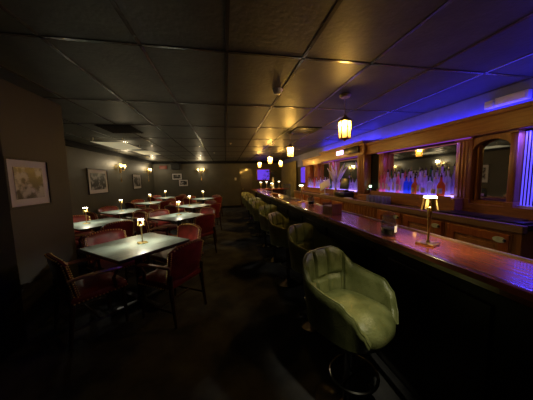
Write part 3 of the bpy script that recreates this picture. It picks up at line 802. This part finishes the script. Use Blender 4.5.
# black rubber tray / cloth on right counter
tr = MB().shell(lambda u, v: (2.66+.26*u, 1.62+.72*v, CZ+.006+.03*math.sin(PI*u)*math.sin(PI*v)*(.6+.4*math.sin(9*v))), 10, 18, .006).build('bar_cloth', 'black_plastic'); tag(tr, 'crumpled black cloth on the back counter below the arched mirror', 'cloth')
tr2 = MB().box((2.68, 1.60, CZ+.008), (.16, .22, .014), bev=.004).build('serving_tray', 'black_plastic'); tag(tr2, 'small black tray at the right end of the back counter', 'tray')

# ------------------------------------------------------------------ far end of the room
dd = empty('door_1', (0, 0, 0)); 
b = MB()
b.box((.82, YB-.02, 1.03), (.06, .06, 2.06)); b.box((1.42, YB-.02, 1.03), (.06, .06, 2.06)); b.box((1.12, YB-.02, 2.07), (.66, .06, .06))
struct(b.build('trim_7', 'darkwood', smooth=False))
bpy.data.objects.remove(dd)
dd = struct(box('door_1', 'darkwood', (.85, YB-.03, 0), (1.39, YB-.001, 2.04)))
MB().ball((.92, YB-.06, 1.0), .03).build('door_knob', 'brassd', dd)
tv = empty('wall_screen', (2.07, YB, 1.75), 0, 'glowing violet screen on the back wall past the bar end', 'screen')
MB().box((0, -.03, 0), (.78, .06, .66), bev=.01).build('bezel', 'woodred', tv)
MB().box((0, -.062, 0), (.66, .006, .54)).build('display', 'screen', tv, smooth=False)
pl = empty('potted_tree', (2.25, 10.8, 0), 0, 'dark leafy potted tree behind the far end of the bar', 'potted plant')
MB().lathe([(0, 0), (.16, 0), (.2, .32), (.18, .32), (.17, .28), (0, .28)]).build('pot', 'blackmetal', pl)
MB().tube([(0, 0, .25), (.03, 0, .8), (0, .02, 1.35)], .02, 7).build('trunk', 'darkwood', pl)
lf = MB()
for k in range(260):
    a = random.uniform(0, 2*PI); r_ = .42*random.random()**.5; z = 1.1+random.uniform(0, .85); r_ *= math.sin(PI*min(1, max(.1, (z-.95)/1.1)))**.5
    c = Vector((r_*math.cos(a), r_*math.sin(a), z)); d = Vector((random.uniform(-1, 1), random.uniform(-1, 1), random.uniform(-.6, .5))).normalized(); s_ = d.cross(Vector((0, 0, 1))).normalized()*.03
    L = .11; v = [lf.bm.verts.new(q) for q in (c, c+d*L*.5+s_, c+d*L, c+d*L*.5-s_)]; lf.bm.faces.new(v)
lf.build('foliage', 'leaf', pl, smooth=False)
st = empty('candle_pillar', (2.35, 9.37, BZ), 0, 'slender pale figurine on the counter crossing the far end', 'figurine')
MB().lathe([(0, 0), (.05, 0), (.05, .03), (.03, .05), (.028, .2), (.045, .3), (.03, .38), (.02, .42), (.03, .46), (.0, .5)], seg=12).build('figure_body', 'cream', st)
st.name = 'figurine'; st.location = (2.05, 9.40, BZ)
sp = empty('wall_speaker', (-2.43, YB-.14, 2.25), 0, 'black box loudspeaker high on the back wall', 'speaker')
MB().box((0, 0, 0), (.46, .22, .34), bev=.01).build('cabinet', 'black_plastic', sp); MB().box((0, -.114, 0), (.40, .008, .28)).build('grille', 'blackmetal', sp, smooth=False)
MB().box((0, .12, .0), (.06, .04, .1)).build('bracket', 'blackmetal', sp, smooth=False)
es = MB().box((-3.05, YB-.03, 2.20), (.36, .05, .17), bev=.008).build('wall_plaque', 'reddull'); tag(es, 'dull red plaque on the back wall beside the corner', 'sign')
sw = MB().box((-3.545, 5.75, 1.33), (.02, .10, .13), bev=.004).build('wall_switch', 'black_plastic'); tag(sw, 'dark switch plate on the left wall above the first wall table', 'switch')
cn = MB().box((-3.54, 5.35, 1.60), (.025, .03, .62), bev=.004).build('wall_conduit', 'black_plastic'); tag(cn, 'thin dark vertical conduit on the left wall', 'conduit')
vp = MB().box((.55, YB-.02, 1.55), (.10, .03, .14), bev=.004).build('wall_control', 'cream'); tag(vp, 'small pale control box on the back wall left of the door', 'switch')
# pendant-lit right wall drapes beyond the hutch
dp = MB().shell(lambda u, v: (3.06+.03*math.sin(u*60), 8.15+3.4*u, .1+2.2*v), 160, 2, .01).build('wall_drape', 'drape') if 'drape' in M else None
M['drape'] = mat('olive_drape', (.16, .14, .07), .7, noise=.15)
dp = MB().shell(lambda u, v: (3.06+.03*math.sin(u*90), 9.3+2.5*u, .08+2.2*v), 200, 2, .01).build('wall_drape', 'drape'); tag(dp, 'olive pleated drape on the right wall past the back bar', 'drape')
pw = MB().box((3.131, 8.6, 1.65), (.04, .42, .62), bev=.004).build('neon_panel', 'screen'); tag(pw, 'narrow violet glowing panel on the right wall left of the back bar', 'sign')

# ceiling items
dl = empty('added_downlight', (.70, .25, CEIL), 0, 'unseen ceiling downlight added over the nearest bar stool', 'added ceiling light')  # fixture added out of view to light the nearest stool
MB().lathe([(.045, -.004), (.06, -.006), (.062, 0), (.045, 0)], seg=20).build('trim_ring', 'white', dl)
MB().lathe([(0, -.002), (.044, -.002), (.044, -.0015), (0, -.0015)], seg=20).build('lens', 'lampdisc', dl)
light('downlight', 'SPOT', (.70, .25, CEIL-.02), 80, (1, .90, .60), .04, rot=(.475, 0, -.08), spot_size=math.radians(24), spot_blend=.9)  # added beam aimed at the nearest stool
sd = empty('smoke_detector', (.60, 2.44, CEIL), 0, 'round white smoke detector on the ceiling', 'smoke detector')
MB().lathe([(0, -.05), (.03, -.05), (.042, -.042), (.05, -.015), (.055, -.012), (.055, 0), (0, 0)], seg=24).build('housing', 'white', sd)
MB().lathe([(0, -.052), (.012, -.052), (.012, -.05)], seg=12).build('sensor_cap', 'cream', sd)
def vent(x, y, w, d, label):
    t = empty('ceiling_vent', (x, y, CEIL), 0, label, 'air vent', 'black ceiling vents')
    MB().box((0, 0, -.006), (w, d, .012)).build('backing', 'black_paint', t, smooth=False)
    s = MB()
    k = -w/2+.03
    while k < w/2-.01: s.box((k, 0, -.018), (.022, d*.94, .004), rot=Matrix.Rotation(.6, 3, 'Y')); k += .05
    s.build('louvres', 'grid', t, smooth=False)
vent(-1.86, 4.60, .56, .62, 'black louvred vent in the ceiling over the tables')
vent(1.63, 4.35, .50, .50, 'black louvred vent in the ceiling beside the second lantern')
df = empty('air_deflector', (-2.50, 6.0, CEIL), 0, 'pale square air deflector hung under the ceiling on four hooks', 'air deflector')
MB().shell(lambda u, v: ((u-.5)*.62, (v-.5)*1.15, -.11+.012*abs(2*u-1)**4), 12, 2, .006).build('deflector_panel', 'lens', df)  # deflector is no lamp; its glow is put into the material
for sx in (-1, 1):
    for sy in (-1, 1):
        MB().tube([(sx*.29, sy*.5, 0), (sx*.29, sy*.5, -.04), (sx*.30, sy*.5, -.06)], .008, 6).build('hook', 'cream', df)
pt = MB().box((-2.58, 8.25, CEIL-.008), (.56, 1.1, .008), bev=.002).build('pale_ceiling_panel', 'lens'); tag(pt, 'flat pale panel with an added glow in the ceiling beyond the air deflector', 'ceiling panel')  # panel is off; the light on it is put in as glow
for i, (x, y, l) in enumerate([(.18, 6.1, 'tiny pale ceiling sprinkler over the aisle, nearer one'), (-.35, 8.2, 'tiny pale ceiling sprinkler over the aisle, farther one'), (1.35, 6.1, 'tiny pale ceiling sprinkler above the bar')]):
    o = MB().lathe([(0, -.035), (.02, -.035), (.012, -.02), (.035, -.004), (.035, 0), (0, 0)], (x, y, CEIL), 14).build('ceiling_sprinkler', 'cream'); tag(o, l, 'sprinkler', 'ceiling sprinklers')

# ------------------------------------------------------------------ LED and practical lights
BLUE = (.055, .04, 1)
light('cove_led', 'AREA', (3.08, 2.3, 2.235), 9, BLUE, (.06, 3.6), rot=(0, PI, 0))
light('cove_led', 'AREA', (3.08, 5.4, 2.30), 10, BLUE, (.06, 2.6), rot=(0, PI, 0))
light('cove_led', 'AREA', (3.08, .0, 2.235), 5, BLUE, (.06, 1.2), rot=(0, PI, 0))
light('curtain_led', 'AREA', (2.965, 1.5, 1.95), 7, (.10, .06, 1), (.04, .5), rot=(0, -.15, 0))
light('shelf_led', 'AREA', (2.96, 3.0, 1.965), 2.5, (.45, .15, 1), (.04, 1.1), rot=(0, .2, 0))
light('shelf_led', 'AREA', (2.96, 5.4, 1.965), 3, (.45, .15, 1), (.04, 1.8), rot=(0, .2, 0))
w = bpy.data.worlds.new('world'); SC.world = w; w.use_nodes = True
w.node_tree.nodes['Background'].inputs[0].default_value = (.3, .35, .6, 1); w.node_tree.nodes['Background'].inputs[1].default_value = .0

# ------------------------------------------------------------------ camera
cam = bpy.data.cameras.new('camera'); co = bpy.data.objects.new('camera', cam); COL.objects.link(co); SC.camera = co
cam.sensor_width = 36; cam.lens = 220/533*36; cam.clip_start = .05
yy, pp_, rr = .183, .0965, -.0205
fwd = Vector((math.sin(yy)*math.cos(pp_), math.cos(yy)*math.cos(pp_), -math.sin(pp_))); right = Vector((math.cos(yy), -math.sin(yy), 0)); up = right.cross(fwd)
R2 = right*math.cos(rr)+up*math.sin(rr); U2 = -right*math.sin(rr)+up*math.cos(rr)
co.matrix_world = Matrix(((R2.x, U2.x, -fwd.x, 0), (R2.y, U2.y, -fwd.y, 0), (R2.z, U2.z, -fwd.z, CAMZ), (0, 0, 0, 1)))
SC.view_settings.view_transform = 'Standard'; SC.view_settings.look = 'None'; SC.view_settings.gamma = 1; SC.view_settings.exposure = 0
SC.view_settings.use_curve_mapping = False
SC.cycles.use_denoising = True
SC.cycles.max_bounces = 10; SC.cycles.transparent_max_bounces = 16; SC.cycles.sample_clamp_indirect = 4
